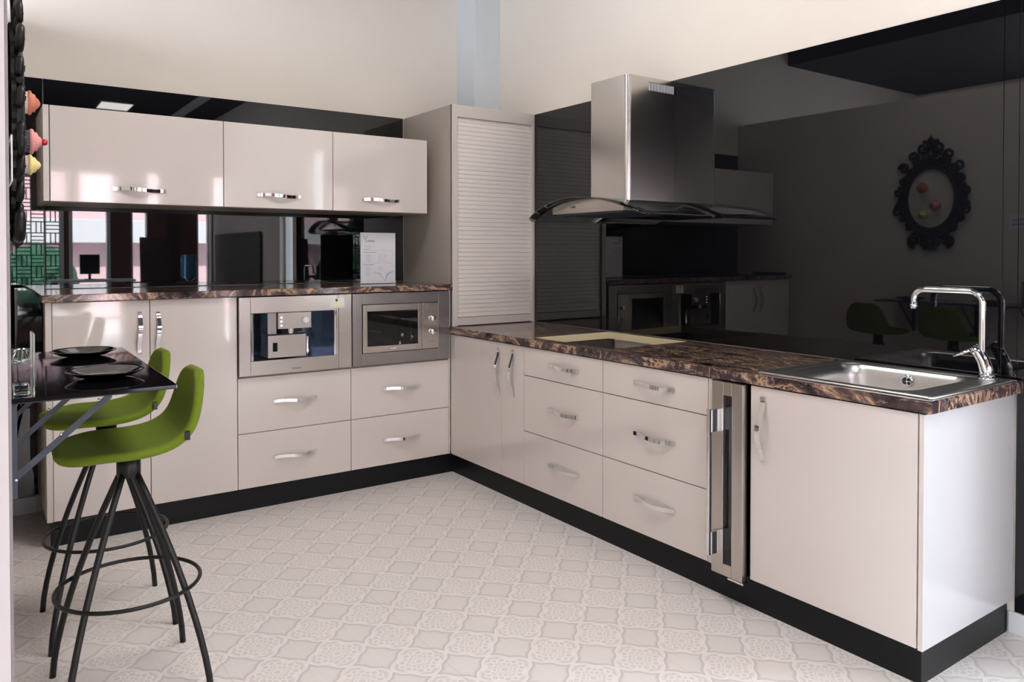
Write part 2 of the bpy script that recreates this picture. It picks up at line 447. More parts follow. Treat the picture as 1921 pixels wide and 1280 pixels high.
# skirting
struct(B(-2.19, -2.09, WY-0.016, WY, 0, 0.085, 0.003).build('baseboard_back', M_trim))
struct(B(WX-0.016, WX, -3.34, -2.80, 0, 0.075, 0.003).build('baseboard_right', M_trim))

# ------------------------------------------------------------------ black glass splashbacks
def glass(name, label, *bx):
    o = B(*bx, 0.0012).build(name, M_bglass)
    rebase(o, ((bx[0]+bx[1])/2, (bx[2]+bx[3])/2, bx[4])); return tag(o, label, 'splashback')
glass('glass_splashback', 'wide black glass panel on the back wall behind the wall cabinets', -2.044, 0.003, YB, WY, 1.145, 2.2235)
glass('glass_splashback', 'narrow black glass panel in the back left corner beside the cabinets', -2.192, -2.047, YB, WY, 0.09, 2.2235)
glass('glass_splashback', 'large black glass panel behind the extractor hood and the sink worktop', W, WX, -2.766, -0.013, 0.888, 2.221)
glass('glass_splashback', 'black glass panel at the right edge beyond the end of the worktop', W, WX, -3.21, -2.8165, 0.077, 2.226)
o = B(W, WX, -2.8155, -2.7675, 0.888, 2.226).build('glass_splashback', M_bglass)
tag(rebase(o, (W, -2.80, 0.888)), 'slim black glass strip on the right wall just behind the tap corner', 'splashback')

# ------------------------------------------------------------------ bow handles
def bow_path(n=24, L=0.12, H=0.026):
    P = []
    for i in range(n+1):
        t = -1 + 2*i/n
        h = H*(0.5+0.5*math.cos(PI*min(1, abs(t)/0.86)))**0.75
        P.append((t*L, h + 0.003, 0.0035*math.sin(t*PI)))
    return P
def handle(parent, c, along, out, L=0.119, w=0.017, H=0.027):
    c = Vector(c); al = Vector(along); ou = Vector(out); wd_ = al.cross(ou)
    mb = MB(); mb.ribbon([c + al*t + ou*h + wd_*s_ for t, h, s_ in bow_path(24, L, H)], w, 0.005, wd_)
    return mb.build('handle', M_chrome, parent)

# ------------------------------------------------------------------ wall cabinets
UY = 0.158
def wall_cabinet(x0, x1, hx, label, endpanel=False):
    t = thing('wall_cabinet', label, 'wall cabinet', ((x0+x1)/2, (UY+YB)/2, 1.571), 'gloss cabinets on the back wall')
    mb = MB()
    z0, z1, y0, y1, th = 1.571, 2.0168, UY+0.022, YB-0.002, 0.018
    mb.box(x0+0.001, x1-0.001, y0, y1, z0, z0+th, 0.001); mb.box(x0+0.001, x1-0.001, y0, y1, z1-th, z1, 0.001)
    mb.box(x0+0.001, x0+th, y0, y1, z0+th, z1-th); mb.box(x1-th, x1-0.001, y0, y1, z0+th, z1-th)
    mb.box(x0+th, x1-th, y1-0.006, y1, z0+th, z1-th)
    mb.build('body', M_carc, t)
    if endpanel: B(x0-0.026, x0-0.002, UY, YB-0.002, 1.571, 2.0168, 0.001).build('end_panel', M_edge, t)
    d = B(x0+0.0015, x1-0.0015, UY, UY+0.02, 1.572, 2.0165, 0.0015).build('door', M_lac, t)
    handle(d, (hx, UY, 1.640), (1,0,0), (0,-1,0))
    return t
wall_cabinet(-2.0514, -1.2724, -1.672, 'widest glossy cream flap-door wall cabinet at the left end', True)
wall_cabinet(-1.2724, -0.674, -0.982, 'middle glossy cream wall cabinet between the widest and the narrower one')
wall_cabinet(-0.674, -0.0683, -0.378, 'glossy cream wall cabinet beside the tall roller-shutter unit')

# ------------------------------------------------------------------ tall roller shutter unit
t = thing('roller_shutter_cabinet', 'tall cream corner cabinet with a slatted roller shutter standing on the worktop', 'cabinet', (0.31, 0.3, 0.8875))
x0, x1, y0, z0, z1 = 0.007, 0.6205, -0.0106, 0.8875, 2.2219
mb = MB(); mb.box(x0, x0+0.018, y0+0.004, YB-0.001, z0, z1, 0.001); mb.box(x0+0.0185, x1-0.022, y0+0.02, 0.38, z1-0.018, z1-0.001, 0.001)
mb.box(x1-0.02, x1, y0+0.004, 0.38, z0, z1, 0.001); mb.box(x0+0.0185, x1-0.022, y0+0.02, 0.38, z0, z0+0.018)
mb.build('body', M_carc, t)
mb = MB(); mb.box(x0, 0.042, y0-0.006, y0+0.016, z0, z1, 0.001); mb.box(0.600, x1, y0-0.006, y0+0.016, z0, z1, 0.001)
mb.box(0.042, 0.600, y0-0.006, y0+0.016, 2.15, z1, 0.001); mb.build('frame', M_edge, t)
mb = MB(); n = 46; zz0 = 0.94; hh = (2.15-zz0)/n
for i in range(n):
    a0 = zz0 + i*hh
    mb.prism([(0.012, a0), (0.0009, a0+hh*0.03), (0.0003, a0+hh*0.12), (0.0, a0+hh*0.5), (0.0003, a0+hh*0.88), (0.0009, a0+hh*0.97), (0.012, a0+hh)], 'x', 0.0425, 0.5995)
mb.build('shutter', M_shut, t)
B(0.0425, 0.5995, -0.006, 0.014, 0.891, 0.938, 0.002).build('bottom_rail', M_edge, t)

# ------------------------------------------------------------------ worktops
ZT = 0.8856
def worktop_right():
    holes = [(0.062, 0.585, -1.345, -0.762), (0.066, 0.572, -2.745, -2.215)]
    x0, x1, y0, y1, z0, z1 = -0.008, W-0.001, -2.8365, YB-0.002, 0.8475, ZT
    xs = sorted({x0, x1} | {h[0] for h in holes} | {h[1] for h in holes})
    ys = sorted({y0, y1} | {h[2] for h in holes} | {h[3] for h in holes})
    bm = bmesh.new()
    vt = {}
    def v(x, y, z):
        k = (x, y, z)
        if k not in vt: vt[k] = bm.verts.new(k)
        return vt[k]
    cells = {}
    for i in range(len(xs)-1):
        for j in range(len(ys)-1):
            cx, cy = (xs[i]+xs[i+1])/2, (ys[j]+ys[j+1])/2
            cells[(i, j)] = not any(h[0] < cx < h[1] and h[2] < cy < h[3] for h in holes)
    for (i, j), s_ in cells.items():
        if not s_: continue
        a, b, c, d = xs[i], xs[i+1], ys[j], ys[j+1]
        bm.faces.new((v(a,c,z1), v(b,c,z1), v(b,d,z1), v(a,d,z1)))
        bm.faces.new((v(a,c,z0), v(a,d,z0), v(b,d,z0), v(b,c,z0)))
        for (di, dj, p, q) in ((-1,0,(a,d),(a,c)), (1,0,(b,c),(b,d)), (0,-1,(a,c),(b,c)), (0,1,(b,d),(a,d))):
            nb = cells.get((i+di, j+dj))
            if not nb:
                f = bm.faces.new((v(*p,z0), v(*q,z0), v(*q,z1), v(*p,z1)))
                f.material_index = 1 if nb is False else 0
    bmesh.ops.recalc_face_normals(bm, faces=bm.faces)
    ed = [e for e in bm.edges if all(abs(vv.co.z-z1) < 1e-6 for vv in e.verts) and len(e.link_faces) == 2 and e.calc_face_angle(0) > 1 and (all(abs(vv.co.x-x0) < 1e-6 for vv in e.verts) or all(abs(vv.co.y-y0) < 1e-6 for vv in e.verts))]
    bmesh.ops.bevel(bm, geom=ed, offset=0.003, segments=2, affect='EDGES')
    me = bpy.data.meshes.new('worktop'); bm.to_mesh(me); bm.free()
    me.materials.append(M_marble_r); me.materials.append(M_chip)
    o = bpy.data.objects.new('worktop', me); COL.objects.link(o)
    return rebase(o, (0.3, -1.1, 0.8475))
tag(worktop_right(), 'long brown marble-pattern worktop on the right with a hob cut-out', 'worktop')
o = B(-2.099, 0.0045, -0.022, YB-0.002, 1.109, 1.143, 0.003).build('worktop', M_marble_l)
tag(rebase(o, (-1.05, 0.3, 1.109)), 'raised brown marble-pattern worktop along the back wall', 'worktop')

# ------------------------------------------------------------------ back run base units
def body(x0, x1, y0, y1, z0, z1, parent, name='body', m=None, th=0.018, open_top=False):
    mb = MB()
    mb.box(x0, x0+th, y0, y1, z0, z1); mb.box(x1-th, x1, y0, y1, z0, z1)
    mb.box(x0+th, x1-th, y0, y1, z0, z0+th)
    if not open_top: mb.box(x0+th, x1-th, y0, y1, z1-th, z1)
    return mb.build(name, m or M_carc, parent)
KZ = 0.12
L4, L3, L2, L1, L0 = -2.0599, -1.6579, -1.2512, -0.6377, -0.0127
t = thing('base_cabinet', 'tall glossy cream two-door base cabinet at the left of the back run', 'base cabinet', (L3, 0.3, KZ))
body(L4, L2-0.001, 0.021, YB-0.004, KZ, 1.108, t)
B(L4-0.026, L4-0.001, 0.0, YB-0.004, KZ, 1.108, 0.001).build('end_panel', M_edge, t)
d = B(L4+0.001, L3-0.0015, 0.0, 0.0195, KZ+0.001, 1.106, 0.0015).build('door', M_lac, t); handle(d, (-1.7035, 0.0, 0.953), (0,0,1), (0,-1,0), 0.10)
d = B(L3+0.0015, L2-0.002, 0.0, 0.0195, KZ+0.001, 1.106, 0.0015).build('door', M_lac, t); handle(d, (-1.6225, 0.0, 0.948), (0,0,1), (0,-1,0), 0.10)
ZL1, ZL2 = 0.690, 0.4031
def drawer_unit(x0, x1, hx, label):
    t = thing('base_cabinet', label, 'base cabinet', ((x0+x1)/2, 0.3, KZ))
    mb = MB(); y0, y1 = 0.021, YB-0.004
    mb.box(x0+0.001, x0+0.016, y0, y1, KZ, 1.108); mb.box(x1-0.016, x1-0.001, y0, y1, KZ, 1.108)
    mb.box(x0+0.016, x1-0.016, y0, y1, KZ, KZ+0.016); mb.box(x0+0.016, x1-0.016, y0, y1, 0.680, 0.694); mb.build('body', M_carc, t)
    for za, zb, hz in ((ZL2+0.0015, ZL1-0.001, 0.5535), (KZ+0.001, ZL2-0.0015, 0.2605)):
        d = B(x0+0.0015, x1-0.0015, 0.0, 0.0195, za, zb, 0.0015).build('drawer', M_lac, t); handle(d, (hx, 0.0, hz), (1,0,0), (0,-1,0))
    return t
drawer_unit(L2, L1, -0.950, 'two-drawer glossy cream cabinet under the built-in coffee machine')
drawer_unit(L1, L0, -0.327, 'two-drawer glossy cream cabinet under the built-in microwave')
tag(rebase(B(L0+0.001, -0.0015, 0.0, 0.02, KZ, 1.108, 0.001).build('filler_panel', M_lac), (-0.006, 0.01, KZ)), 'thin cream filler strip between the microwave cabinet and the corner', 'filler panel')
tag(rebase(B(L4-0.01, 0.045, 0.03, 0.046, 0, KZ-0.001).build('plinth', M_plinth), (-1, 0.038, 0)), 'black plinth strip under the back run of cabinets', 'plinth')
o = MB().prism([(-2.185, 0.86), (-2.089, 0.86), (-2.089, 1.03), (-2.100, 1.115), (-2.118, 1.150), (-2.145, 1.162), (-2.185, 1.162)], 'y', 0.10, 0.40).build('black_side_cabinet', M_black)
tag(rebase(o, (-2.14, 0.25, 0.86)), 'narrow glossy black unit squeezed between left wall and back run', 'cabinet')

# ------------------------------------------------------------------ coffee machine
t = thing('coffee_machine', 'built-in stainless steel coffee machine with a recessed dispensing bay', 'coffee machine', (-0.945, 0.2, 0.70))
x0, x1, z0, z1, yf = L2+0.003, L1-0.003, 0.7005, 1.1035, -0.020
ox0, ox1, oz0, oz1 = -1.190, -0.727, 0.775, 1.020
mb = MB()
mb.box(x0, ox0, yf, 0.018, z0, z1, 0.0015); mb.box(ox1, -0.716, yf, 0.018, z0, z1, 0.0015)
mb.box(ox0, ox1, yf, 0.018, z0, oz0, 0.0015); mb.box(ox0, ox1, yf, 0.018, oz1, z1, 0.0015)
mb.build('front_frame', M_steel, t)
B(-0.7145, x1, yf, 0.018, z0, z1, 0.0015).build('side_strip', M_steel, t)
mb = MB(); dpt = 0.20
mb.box(ox0-0.006, ox0, yf+0.004, dpt, oz0, oz1); mb.box(ox1, ox1+0.006, 0.019, dpt, oz0, oz1)
mb.box(ox0-0.006, ox1+0.006, dpt, dpt+0.005, oz0-0.006, oz1+0.006)
mb.box(ox0, ox1, 0.019, dpt, oz0-0.006, oz0); mb.box(ox0, ox1, 0.019, dpt, oz1, oz1+0.006)
mb.build('bay', M_navy, t)
B(ox0+0.001, ox0+0.014, yf-0.001, yf+0.012, oz0+0.001, oz1-0.001, 0.002).build('bay_trim', M_chrome, t)
B(ox1-0.016, ox1-0.001, yf-0.001, yf+0.012, oz0+0.001, oz1-0.001, 0.002).build('bay_trim', M_chrome, t)
cp = B(-1.048, -0.868, yf+0.004, 0.12, 0.932, oz1-0.002, 0.002).build('control_panel', M_steel, t)
mb = MB(); mb.lathe([(0, 0.022), (0.012, 0.022), (0.017, 0.018), (0.018, 0.0)], (-0.902, yf+0.004, 0.973), 24, axis='-y'); mb.build('knob', M_white, cp)
for k in range(3):
    mb = MB(); mb.lathe([(0, 0.003), (0.0045, 0.003), (0.005, 0)], (-1.030, yf+0.004, 0.992-0.021*k), 12, axis='-y'); mb.build('button', M_led, cp)
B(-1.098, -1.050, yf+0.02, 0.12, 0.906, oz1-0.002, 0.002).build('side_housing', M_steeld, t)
lower = B(-1.0975, -0.893, yf+0.016, 0.12, oz0+0.006, 0.900, 0.002).build('lower_housing', M_steel, t)
B(-1.072, -1.048, yf+0.013, yf+0.0165, 0.815, 0.861, 0.001).build('display', M_black, lower)
mb = MB(); mb.box(-1.09, -0.90, yf+0.035, 0.11, 0.9005, 0.907); mb.box(-1.015, -0.915, yf+0.02, 0.10, 0.912, 0.931, 0.002); mb.build('shadow_gap', M_black, t)
mb = MB(); mb.lathe([(0.016, 0.0), (0.019, 0.008), (0.021, 0.026)], (-0.973, yf+0.03, 0.9055), 20); mb.build('spout', M_chrome, t)
mb = MB(); mb.tube([(-0.866, yf+0.02, 0.965), (-0.862, yf+0.014, 0.93), (-0.852, yf+0.012, 0.872)], [0.005, 0.007, 0.008], 10); mb.build('steam_handle', M_black, t)
mb = MB(); mb.lathe([(0.0, 0.0), (0.014, 0.0), (0.016, 0.02), (0.009, 0.045), (0.010, 0.10)], (-0.868, yf+0.07, 0.78), 16); mb.build('milk_pipe', M_chrome, t)
text('logo', 'Whirlpool', 0.0125, M_ink, t, FACE_Y(-0.952, yf-0.0004, 0.722))
st = B(-0.7655, -0.6835, yf-0.002, yf-0.0005, 1.030, 1.086).build('sticker', M_paper, t)
st['label'] = 'white and yellow sticker'
B(-0.752, -0.697, yf-0.0026, yf-0.002, 1.040, 1.068).build('colour_field', M_gold, st)
mb = MB(); mb.lathe([(0, 0.0006), (0.0075, 0.0006), (0.0075, 0)], (-0.7405+0.012, yf-0.0022, 1.073), 16, axis='-y'); mb.build('emblem', M_green_ink, st)
mb = MB(); mb.box(-0.760, -0.753, yf-0.0026, yf-0.002, 1.0335, 1.0365); mb.box(-0.750, -0.699, yf-0.0026, yf-0.002, 1.0343, 1.0357); mb.box(-0.696, -0.689, yf-0.0026, yf-0.002, 1.0335, 1.0365); mb.build('print_line', M_inkg, st)

# ------------------------------------------------------------------ microwave
t = thing('microwave', 'built-in stainless steel microwave with black window and two knobs', 'microwave', (-0.327, 0.2, 0.70))
x0, x1 = L1+0.003, L0-0.005
bx0, bx1, bz0, bz1 = -0.576, -0.097, 0.770, 1.0395
mb = MB(); mb.box(x0, bx0-0.0025, yf, 0.018, z0, z1, 0.0015); mb.box(bx1+0.0025, x1, yf, 0.018, z0, z1, 0.0015)
mb.box(bx0-0.0025, bx1+0.0025, yf, 0.018, z0, bz0-0.0025, 0.0015); mb.box(bx0-0.0025, bx1+0.0025, yf, 0.018, bz1+0.0025, z1, 0.0015)
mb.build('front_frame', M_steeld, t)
B(bx0-0.002, bx1+0.002, -0.004, 0.32, bz0-0.002, bz1+0.002).build('oven_body', M_black, t)
wx0, wx1, wz0, wz1 = -0.549, -0.232, 0.8065, 1.0025
mb = MB(); mb.box(bx0, wx0, yf-0.006, -0.005, bz0, bz1, 0.002); mb.box(wx1, -0.2045, yf-0.006, -0.005, bz0, bz1, 0.002)
mb.box(wx0, wx1, yf-0.006, -0.005, bz0, wz0, 0.002); mb.box(wx0, wx1, yf-0.006, -0.005, wz1, bz1, 0.002)
dr = mb.build('door', M_steel, t)
B(wx0, wx1, yf-0.003, -0.006, wz0, wz1, 0.001).build('window', M_black, dr)
cpn = B(-0.2025, bx1, yf-0.006, -0.005, bz0, bz1, 0.002).build('control_panel', M_steel, t)
for zz in (0.9466, 0.868):
    mb = MB(); mb.lathe([(0, 0.022), (0.013, 0.022), (0.0165, 0.018), (0.018, 0.0)], (-0.138, yf-0.006, zz), 24, axis='-y')
    mb.box(-0.1405, -0.1355, yf-0.031, yf-0.02, zz-0.012, zz+0.012, 0.001); mb.build('knob', M_chrome, cpn)
B(-0.180, -0.114, yf-0.008, yf-0.0055, 0.787, 0.811, 0.0015).build('button', M_steel, cpn)
text('logo', 'CATA', 0.0125, M_white, t, FACE_Y(-0.389, yf-0.0066, 0.7865))

# ------------------------------------------------------------------ right run base units
s1, s2, s3, s4, s5, s6, s7 = -0.5453, -0.7536, -1.3668, -1.9804, -2.1793, -2.7972, -2.8138
KT = 0.846
def bodyY(ya, yb, parent, open_top=False, floor=None):
    mb = MB(); xa, xb, th = 0.021, W-0.004, 0.016
    mb.box(xa, xb, ya, ya+th, KZ, KT-0.003); mb.box(xa, xb, yb-th, yb, KZ, KT-0.003); mb.box(xa, xb, ya+th, yb-th, KZ, KZ+th)
    if not open_top: mb.box(xa, xb, ya+th, yb-th, KT-0.003-th, KT-0.003)
    mb.build('body', M_gap, parent)
def front(parent, name, ya, yb, za, zb, m=None):
    return B(0.0, 0.0195, ya+0.002, yb-0.002, za, zb, 0.0012).build(name, m or M_lac, parent)
DZ1, DZ2 = 0.6938, 0.4024; TD = 0.8415
t = thing('base_cabinet', 'glossy cream two-door base cabinet in the inner corner of the right run', 'base cabinet', (0.3, -0.4, KZ))
bodyY(s2+0.001, -0.03, t)
d = front(t, 'door', s1, -0.003, KZ+0.001, TD); handle(d, (0.0, -0.5205, 0.685), (0,0,1), (-1,0,0), 0.128, 0.018)
d = front(t, 'door', s2, s1, KZ+0.001, TD); handle(d, (0.0, -0.6575, 0.690), (0,0,1), (-1,0,0), 0.128, 0.018)
def drawer_bank(ya, yb, hy, label, open_top=False):
    t = thing('drawer_cabinet', label, 'drawer cabinet', (0.3, (ya+yb)/2, KZ))
    bodyY(ya+0.001, yb-0.001, t, open_top)
    for za, zb, hz in ((DZ1+0.0015, TD, 0.7695), (DZ2+0.002, DZ1-0.002, 0.548), (KZ+0.001, DZ2-0.0015, 0.269)):
        d = front(t, 'drawer', ya, yb, za, zb); handle(d, (0.0, hy, hz), (0,1,0), (-1,0,0))
    return t
t = drawer_bank(s3, s2, -1.083, 'three-drawer cream cabinet under the hob cut-out', True)
B(0.04, 0.60, s3+0.018, s2-0.018, 0.70, 0.705).build('inner_tray', M_grey, t)
t = drawer_bank(s4, s3, -1.690, 'three-drawer cream cabinet beside the slim wine cooler')
B(0.0, W-0.006, s4-0.020, s4-0.0005, KZ, TD, 0.001).build('side_panel', M_edge, t)
t = thing('sink_cabinet', 'single-door cream cabinet at the near end under the sink', 'base cabinet', (0.3, -2.5, KZ))
bodyY(s6+0.001, s5-0.001, t, True)
d = front(t, 'door', s6+0.002, s5, KZ+0.001, TD); handle(d, (0.0, -2.2355, 0.690), (0,0,1), (-1,0,0), 0.118, 0.019, 0.034)
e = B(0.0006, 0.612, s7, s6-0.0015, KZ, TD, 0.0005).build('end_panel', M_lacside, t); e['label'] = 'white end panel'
B(-0.002, 0.0004, s7, s6-0.0015, KZ, TD, 0.0003).build('edge_strip', M_edge, t)
mb = B(0.03, 0.046, -2.795, 0.03, 0, KZ-0.001); mb.box(0.046, W-0.006, -2.795, -2.779, 0, KZ-0.001)
tag(rebase(mb.build('plinth', M_plinth), (0.04, -1.4, 0)), 'black plinth strip under the right run, turning the near corner', 'plinth')

# ------------------------------------------------------------------ wine cooler
t = thing('wine_cooler', 'slim stainless steel wine cooler with a dark glass slot', 'wine cooler', (0.25, -2.095, 0.108))
xf = -0.030; ya, yb = -2.168, -2.024
B(0.0, 0.50, ya+0.006, yb-0.004, 0.122, 0.838).build('body', M_black, t)
gy0, gy1 = -2.118, -2.079
mb = MB(); mb.box(xf, -0.002, ya, gy0, 0.108, 0.842, 0.002); mb.box(xf, -0.002, gy1, yb, 0.108, 0.842, 0.002)
mb.box(xf, -0.002, gy0, gy1, 0.108, 0.152, 0.002); mb.box(xf, -0.002, gy0, gy1, 0.793, 0.842, 0.002)
dr = mb.build('door', M_steelv, t)
B(xf+0.004, -0.004, gy0, gy1, 0.152, 0.793).build('window', M_black, dr)
B(xf-0.001, xf+0.002, gy1-0.0005, gy1+0.002, 0.152, 0.793).build('window_trim', M_chrome, dr)
mb = MB(); mb.box(xf-0.060, xf-0.045, -2.063, -2.050, 0.190, 0.742, 0.001)
for zz in (0.655, 0.192): mb.box(xf-0.046, xf-0.0005, -2.066, -2.048, zz, zz+0.085, 0.001)
mb.build('handle', M_chrome, t)
B(-0.028, -0.001, ya-0.004, -2.10, 0.098, 0.106, 0.001).build('hinge', M_chrome, t)

# ------------------------------------------------------------------ sink
def rrect(x0, x1, y0, y1, r, n=6):
    P = []
    for cx, cy, a0 in ((x1-r, y1-r, 0), (x0+r, y1-r, PI/2), (x0+r, y0+r, PI), (x1-r, y0+r, 1.5*PI)):
        for k in range(n+1):
            a = a0 + PI/2*k/n; P.append((cx+r*math.cos(a), cy+r*math.sin(a)))
    return P
def sink():
    t = thing('sink', 'inset stainless steel sink at the near end of the worktop', 'sink', (0.3, -2.5, ZT))
    z = ZT
    loops = [(0.026, 0.588, -2.822, -2.188, 0.012, z+0.001), (0.030, 0.584, -2.818, -2.192, 0.012, z+0.007), (0.040, 0.574, -2.808, -2.202, 0.02, z+0.0075),
             (0.048, 0.566, -2.800, -2.210, 0.025, z+0.0035), (0.082, 0.556, -2.722, -2.232, 0.075, z+0.0030), (0.090, 0.548, -2.714, -2.240, 0.07, z-0.004),
             (0.103, 0.540, -2.703, -2.252, 0.066, z-0.04), (0.112, 0.532, -2.695, -2.262, 0.065, z-0.135), (0.140, 0.505, -2.668, -2.29, 0.055, z-0.158)]
    bm = bmesh.new(); R = []
    for (a, b, c, d, r, zz) in loops: R.append([bm.verts.new((x, y, zz)) for x, y in rrect(a, b, c, d, r)])
    n = len(R[0])
    for A, B_ in zip(R, R[1:]):
        for k in range(n): bm.faces.new((A[k], A[(k+1) % n], B_[(k+1) % n], B_[k])).smooth = True
    bm.faces.new(R[-1]).smooth = True
    bmesh.ops.recalc_face_normals(bm, faces=bm.faces)
    mb = MB(); mb.join(bm); o = mb.build('basin', M_sink, t)
    md = o.modifiers.new('thickness', 'SOLIDIFY'); md.thickness = 0.001; md.offset = 0
    mb = MB(); mb.lathe([(0, 0.0015), (0.016, 0.002), (0.020, 0.0035), (0.024, 0.0)], (0.536, -2.478, 0.846), 24, axis='-x')
    ov = mb.build('overflow', M_chrome, t)
    mb = MB()
    for k in range(4):
        a = PI/4 + k*PI/2; mb.lathe([(0, 0.001), (0.0055, 0.001), (0.0055, 0)], (0.5335, -2.478+0.010*math.cos(a), 0.846+0.010*math.sin(a)), 10, axis='-x')
    mb.build('overflow_hole', M_black, ov)
    mb = MB(); mb.lathe([(0, 0.004), (0.02, 0.003), (0.04, 0.003), (0.045, 0)], (0.32, -2.48, z-0.1575), 24); mb.build('drain', M_chrome, t)
sink()

# ------------------------------------------------------------------ tap
t = thing('kitchen_tap', 'chrome kitchen tap with a square-bent swivel spout behind the sink', 'tap', (0.549, -2.752, ZT+0.003))
fx = 0.549; z = ZT + 0.0045
mb = MB(); mb.lathe([(0.0, 0.0), (0.031, 0.0), (0.031, 0.004), (0.026, 0.008), (0.0, 0.009)], (fx, -2.752, z), 28)
mb.tube([(fx, -2.752, z+0.006), (fx, -2.749, z+0.03), (fx, -2.740, z+0.06), (fx, -2.724, z+0.088), (fx, -2.707, z+0.108)], [0.024, 0.0225, 0.0215, 0.021, 0.021], 20)
mb.build('body', M_chrome, t)
P = [(fx, -2.732, z+0.055), (fx, -2.735, 0.99), (fx, -2.735, 1.15)]
for k in range(1, 9):
    a = PI/2*k/8; P.append((fx, -2.735+0.045*(1-math.cos(a)), 1.15+0.045*math.sin(a)))
P.append((fx, -2.54, 1.195))
for k in range(1, 9):
    a = PI/2*k/8; P.append((fx, -2.535+0.040+0.04*math.sin(a)-0.04, 1.155+0.04*math.cos(a)))
P += [(fx, -2.495, 1.14)]
mb = MB(); mb.tube(P, 0.0115, 16); mb.tube([(fx, -2.495, 1.143), (fx, -2.495, 1.122)], 0.0135, 16); mb.build('spout', M_chrome, t)
mb = MB(); mb.tube([(fx, -2.700, z+0.098), (fx, -2.640, z+0.068)], [0.006, 0.0055], 10); mb.build('lever', M_chrome, t)

# ------------------------------------------------------------------ extractor hood
t = thing('extractor_hood', 'stainless steel chimney extractor hood with a curved glass canopy', 'extractor hood', (0.4, -1.07, 1.5))
cy0, cy1, cx = -1.2185, -0.930, 0.292
def rc(y0, y1, x0, x1, r, n=8):
    P = [(x1, y0)]
    for k in range(n+1):
        a = 1.5*PI - PI/2*k/n; P.append((x0+r+r*math.cos(a), y0+r+r*math.sin(a)))
    for k in range(n+1):
        a = PI - PI/2*k/n; P.append((x0+r+r*math.cos(a), y1-r+r*math.sin(a)))
    P.append((x1, y1)); return P
mb = MB(); mb.prism(rc(cy0, cy1, cx, W-0.0005, 0.026), 'z', 1.578, 2.212, smooth=True)
ch = mb.build('chimney', M_chim, t)
for e in ch.data.edges: pass
ch.data.attributes.new('sharp_edge', 'BOOLEAN', 'EDGE') if 'sharp_edge' not in ch.data.attributes else None
md = ch.modifiers.new('split', 'EDGE_SPLIT'); md.split_angle = 0.6
mb = MB(); mb.box(0.436, 0.612, cy0-0.0008, cy0+0.001, 2.143, 2.189, m=M_black)
for k in range(17):
    xx = 0.437 + k*0.0107
    mb.box(xx, xx+0.0042, cy0-0.0035, cy0-0.0009, 2.146, 2.186, m=M_trim)
mb.build('vent', None, ch)
# collar flaring under the chimney
bm = bmesh.new(); A = []; Bv = []
for (x, y) in rc(cy0, cy1, cx, W-0.0005, 0.026): A.append(bm.verts.new((x, y, 1.59)))
for (x, y) in rc(cy0-0.012, cy1+0.012, cx-0.055, W-0.0005, 0.03): Bv.append(bm.verts.new((x, y, 1.545)))
for k in range(len(A)-1): bm.faces.new((A[k], A[k+1], Bv[k+1], Bv[k])).smooth = True
bm.faces.new(A); bm.faces.new(Bv); bmesh.ops.recalc_face_normals(bm, faces=bm.faces)
mb = MB(); mb.join(bm); o = mb.build('collar', M_steelv, t); md = o.modifiers.new('split', 'EDGE_SPLIT'); md.split_angle = 0.6
YC = -1.055; HW = 0.45; ZE = 1.5075; ZP = 1.607
def arc(y): return ZE + (ZP-ZE)*(1-((y-YC)/HW)**2)
bm = bmesh.new(); n = 40; m_ = 8; G = []
for i in range(n+1):
    yy = YC - HW + 2*HW*i/n; row = []
    xfnt = 0.125 - 0.045*(1-((yy-YC)/HW)**2)
    e_ = min(1.0, (HW-abs(yy-YC))/0.035); xfnt += 0.03*(1-e_)**2
    for j in range(m_+1): row.append(bm.verts.new((xfnt + (W-0.003-xfnt)*j/m_, yy, arc(yy))))
    G.append(row)
for i in range(n):
    for j in range(m_): bm.faces.new((G[i][j], G[i+1][j], G[i+1][j+1], G[i][j+1])).smooth = True
mb = MB(); mb.join(bm); o = mb.build('glass_canopy', M_hglass, t)
md = o.modifiers.new('thickness', 'SOLIDIFY'); md.thickness = 0.006; md.offset = 1
# housing under the glass: flat bottom, top following the curve
mb = MB(); P = [(YC-0.27, 1.533)]; 
for k in range(17):
    yy = YC-0.27+0.54*k/16; P.append((yy, max(1.5335, arc(yy)-0.004)))
P.append((YC+0.27, 1.533))
mb.prism(P, 'x', 0.165, W-0.003); o = mb.build('housing', M_steel, t)
mb = MB(); mb.box(0.17, 0.60, YC-0.255, YC+0.255, 1.524, 1.5325, 0.001); mb.build('filter', M_slate, t)
text('logo', 'cata', 0.022, M_ink, t, FACE_X(0.1646, YC+0.10, 1.566))

# ------------------------------------------------------------------ leaflet
t = thing('leaflet_holder', 'white printed product leaflet in a clear stand on the back worktop', 'leaflet', (-0.33, 0.3, 1.143))
lx0, lx1, lz0, lz1, ly = -0.448, -0.212, 1.1435, 1.456, 0.30
pg = B(lx0+0.003, lx1-0.003, ly, ly+0.0008, lz0+0.016, lz1-0.003).build('page', M_paper, t)
B(lx0, lx1, ly+0.0012, ly+0.0035, lz0, lz1, 0.0005).build('stand', M_clear, t)
B(lx0, lx1, ly-0.003, ly+0.045, lz0, lz0+0.003, 0.0005).build('base', M_clear, t)
B(lx0+0.001, lx1-0.001, ly-0.001, ly-0.0002, lz0+0.003, lz0+0.0155).build('lip', M_paper, t)
text('brand_name', 'KAMEX', 0.017, M_ink, pg, FACE_Y(lx0+0.066, ly-0.0004, lz1-0.055), 0.0002, 1.05)
mb = MB()
mb.tube([(lx0+0.022, ly-0.0005, lz1-0.018), (lx0+0.027, ly-0.0005, lz1-0.034), (lx0+0.036, ly-0.0005, lz1-0.046)], [0.0008, 0.0013, 0.0006], 6)
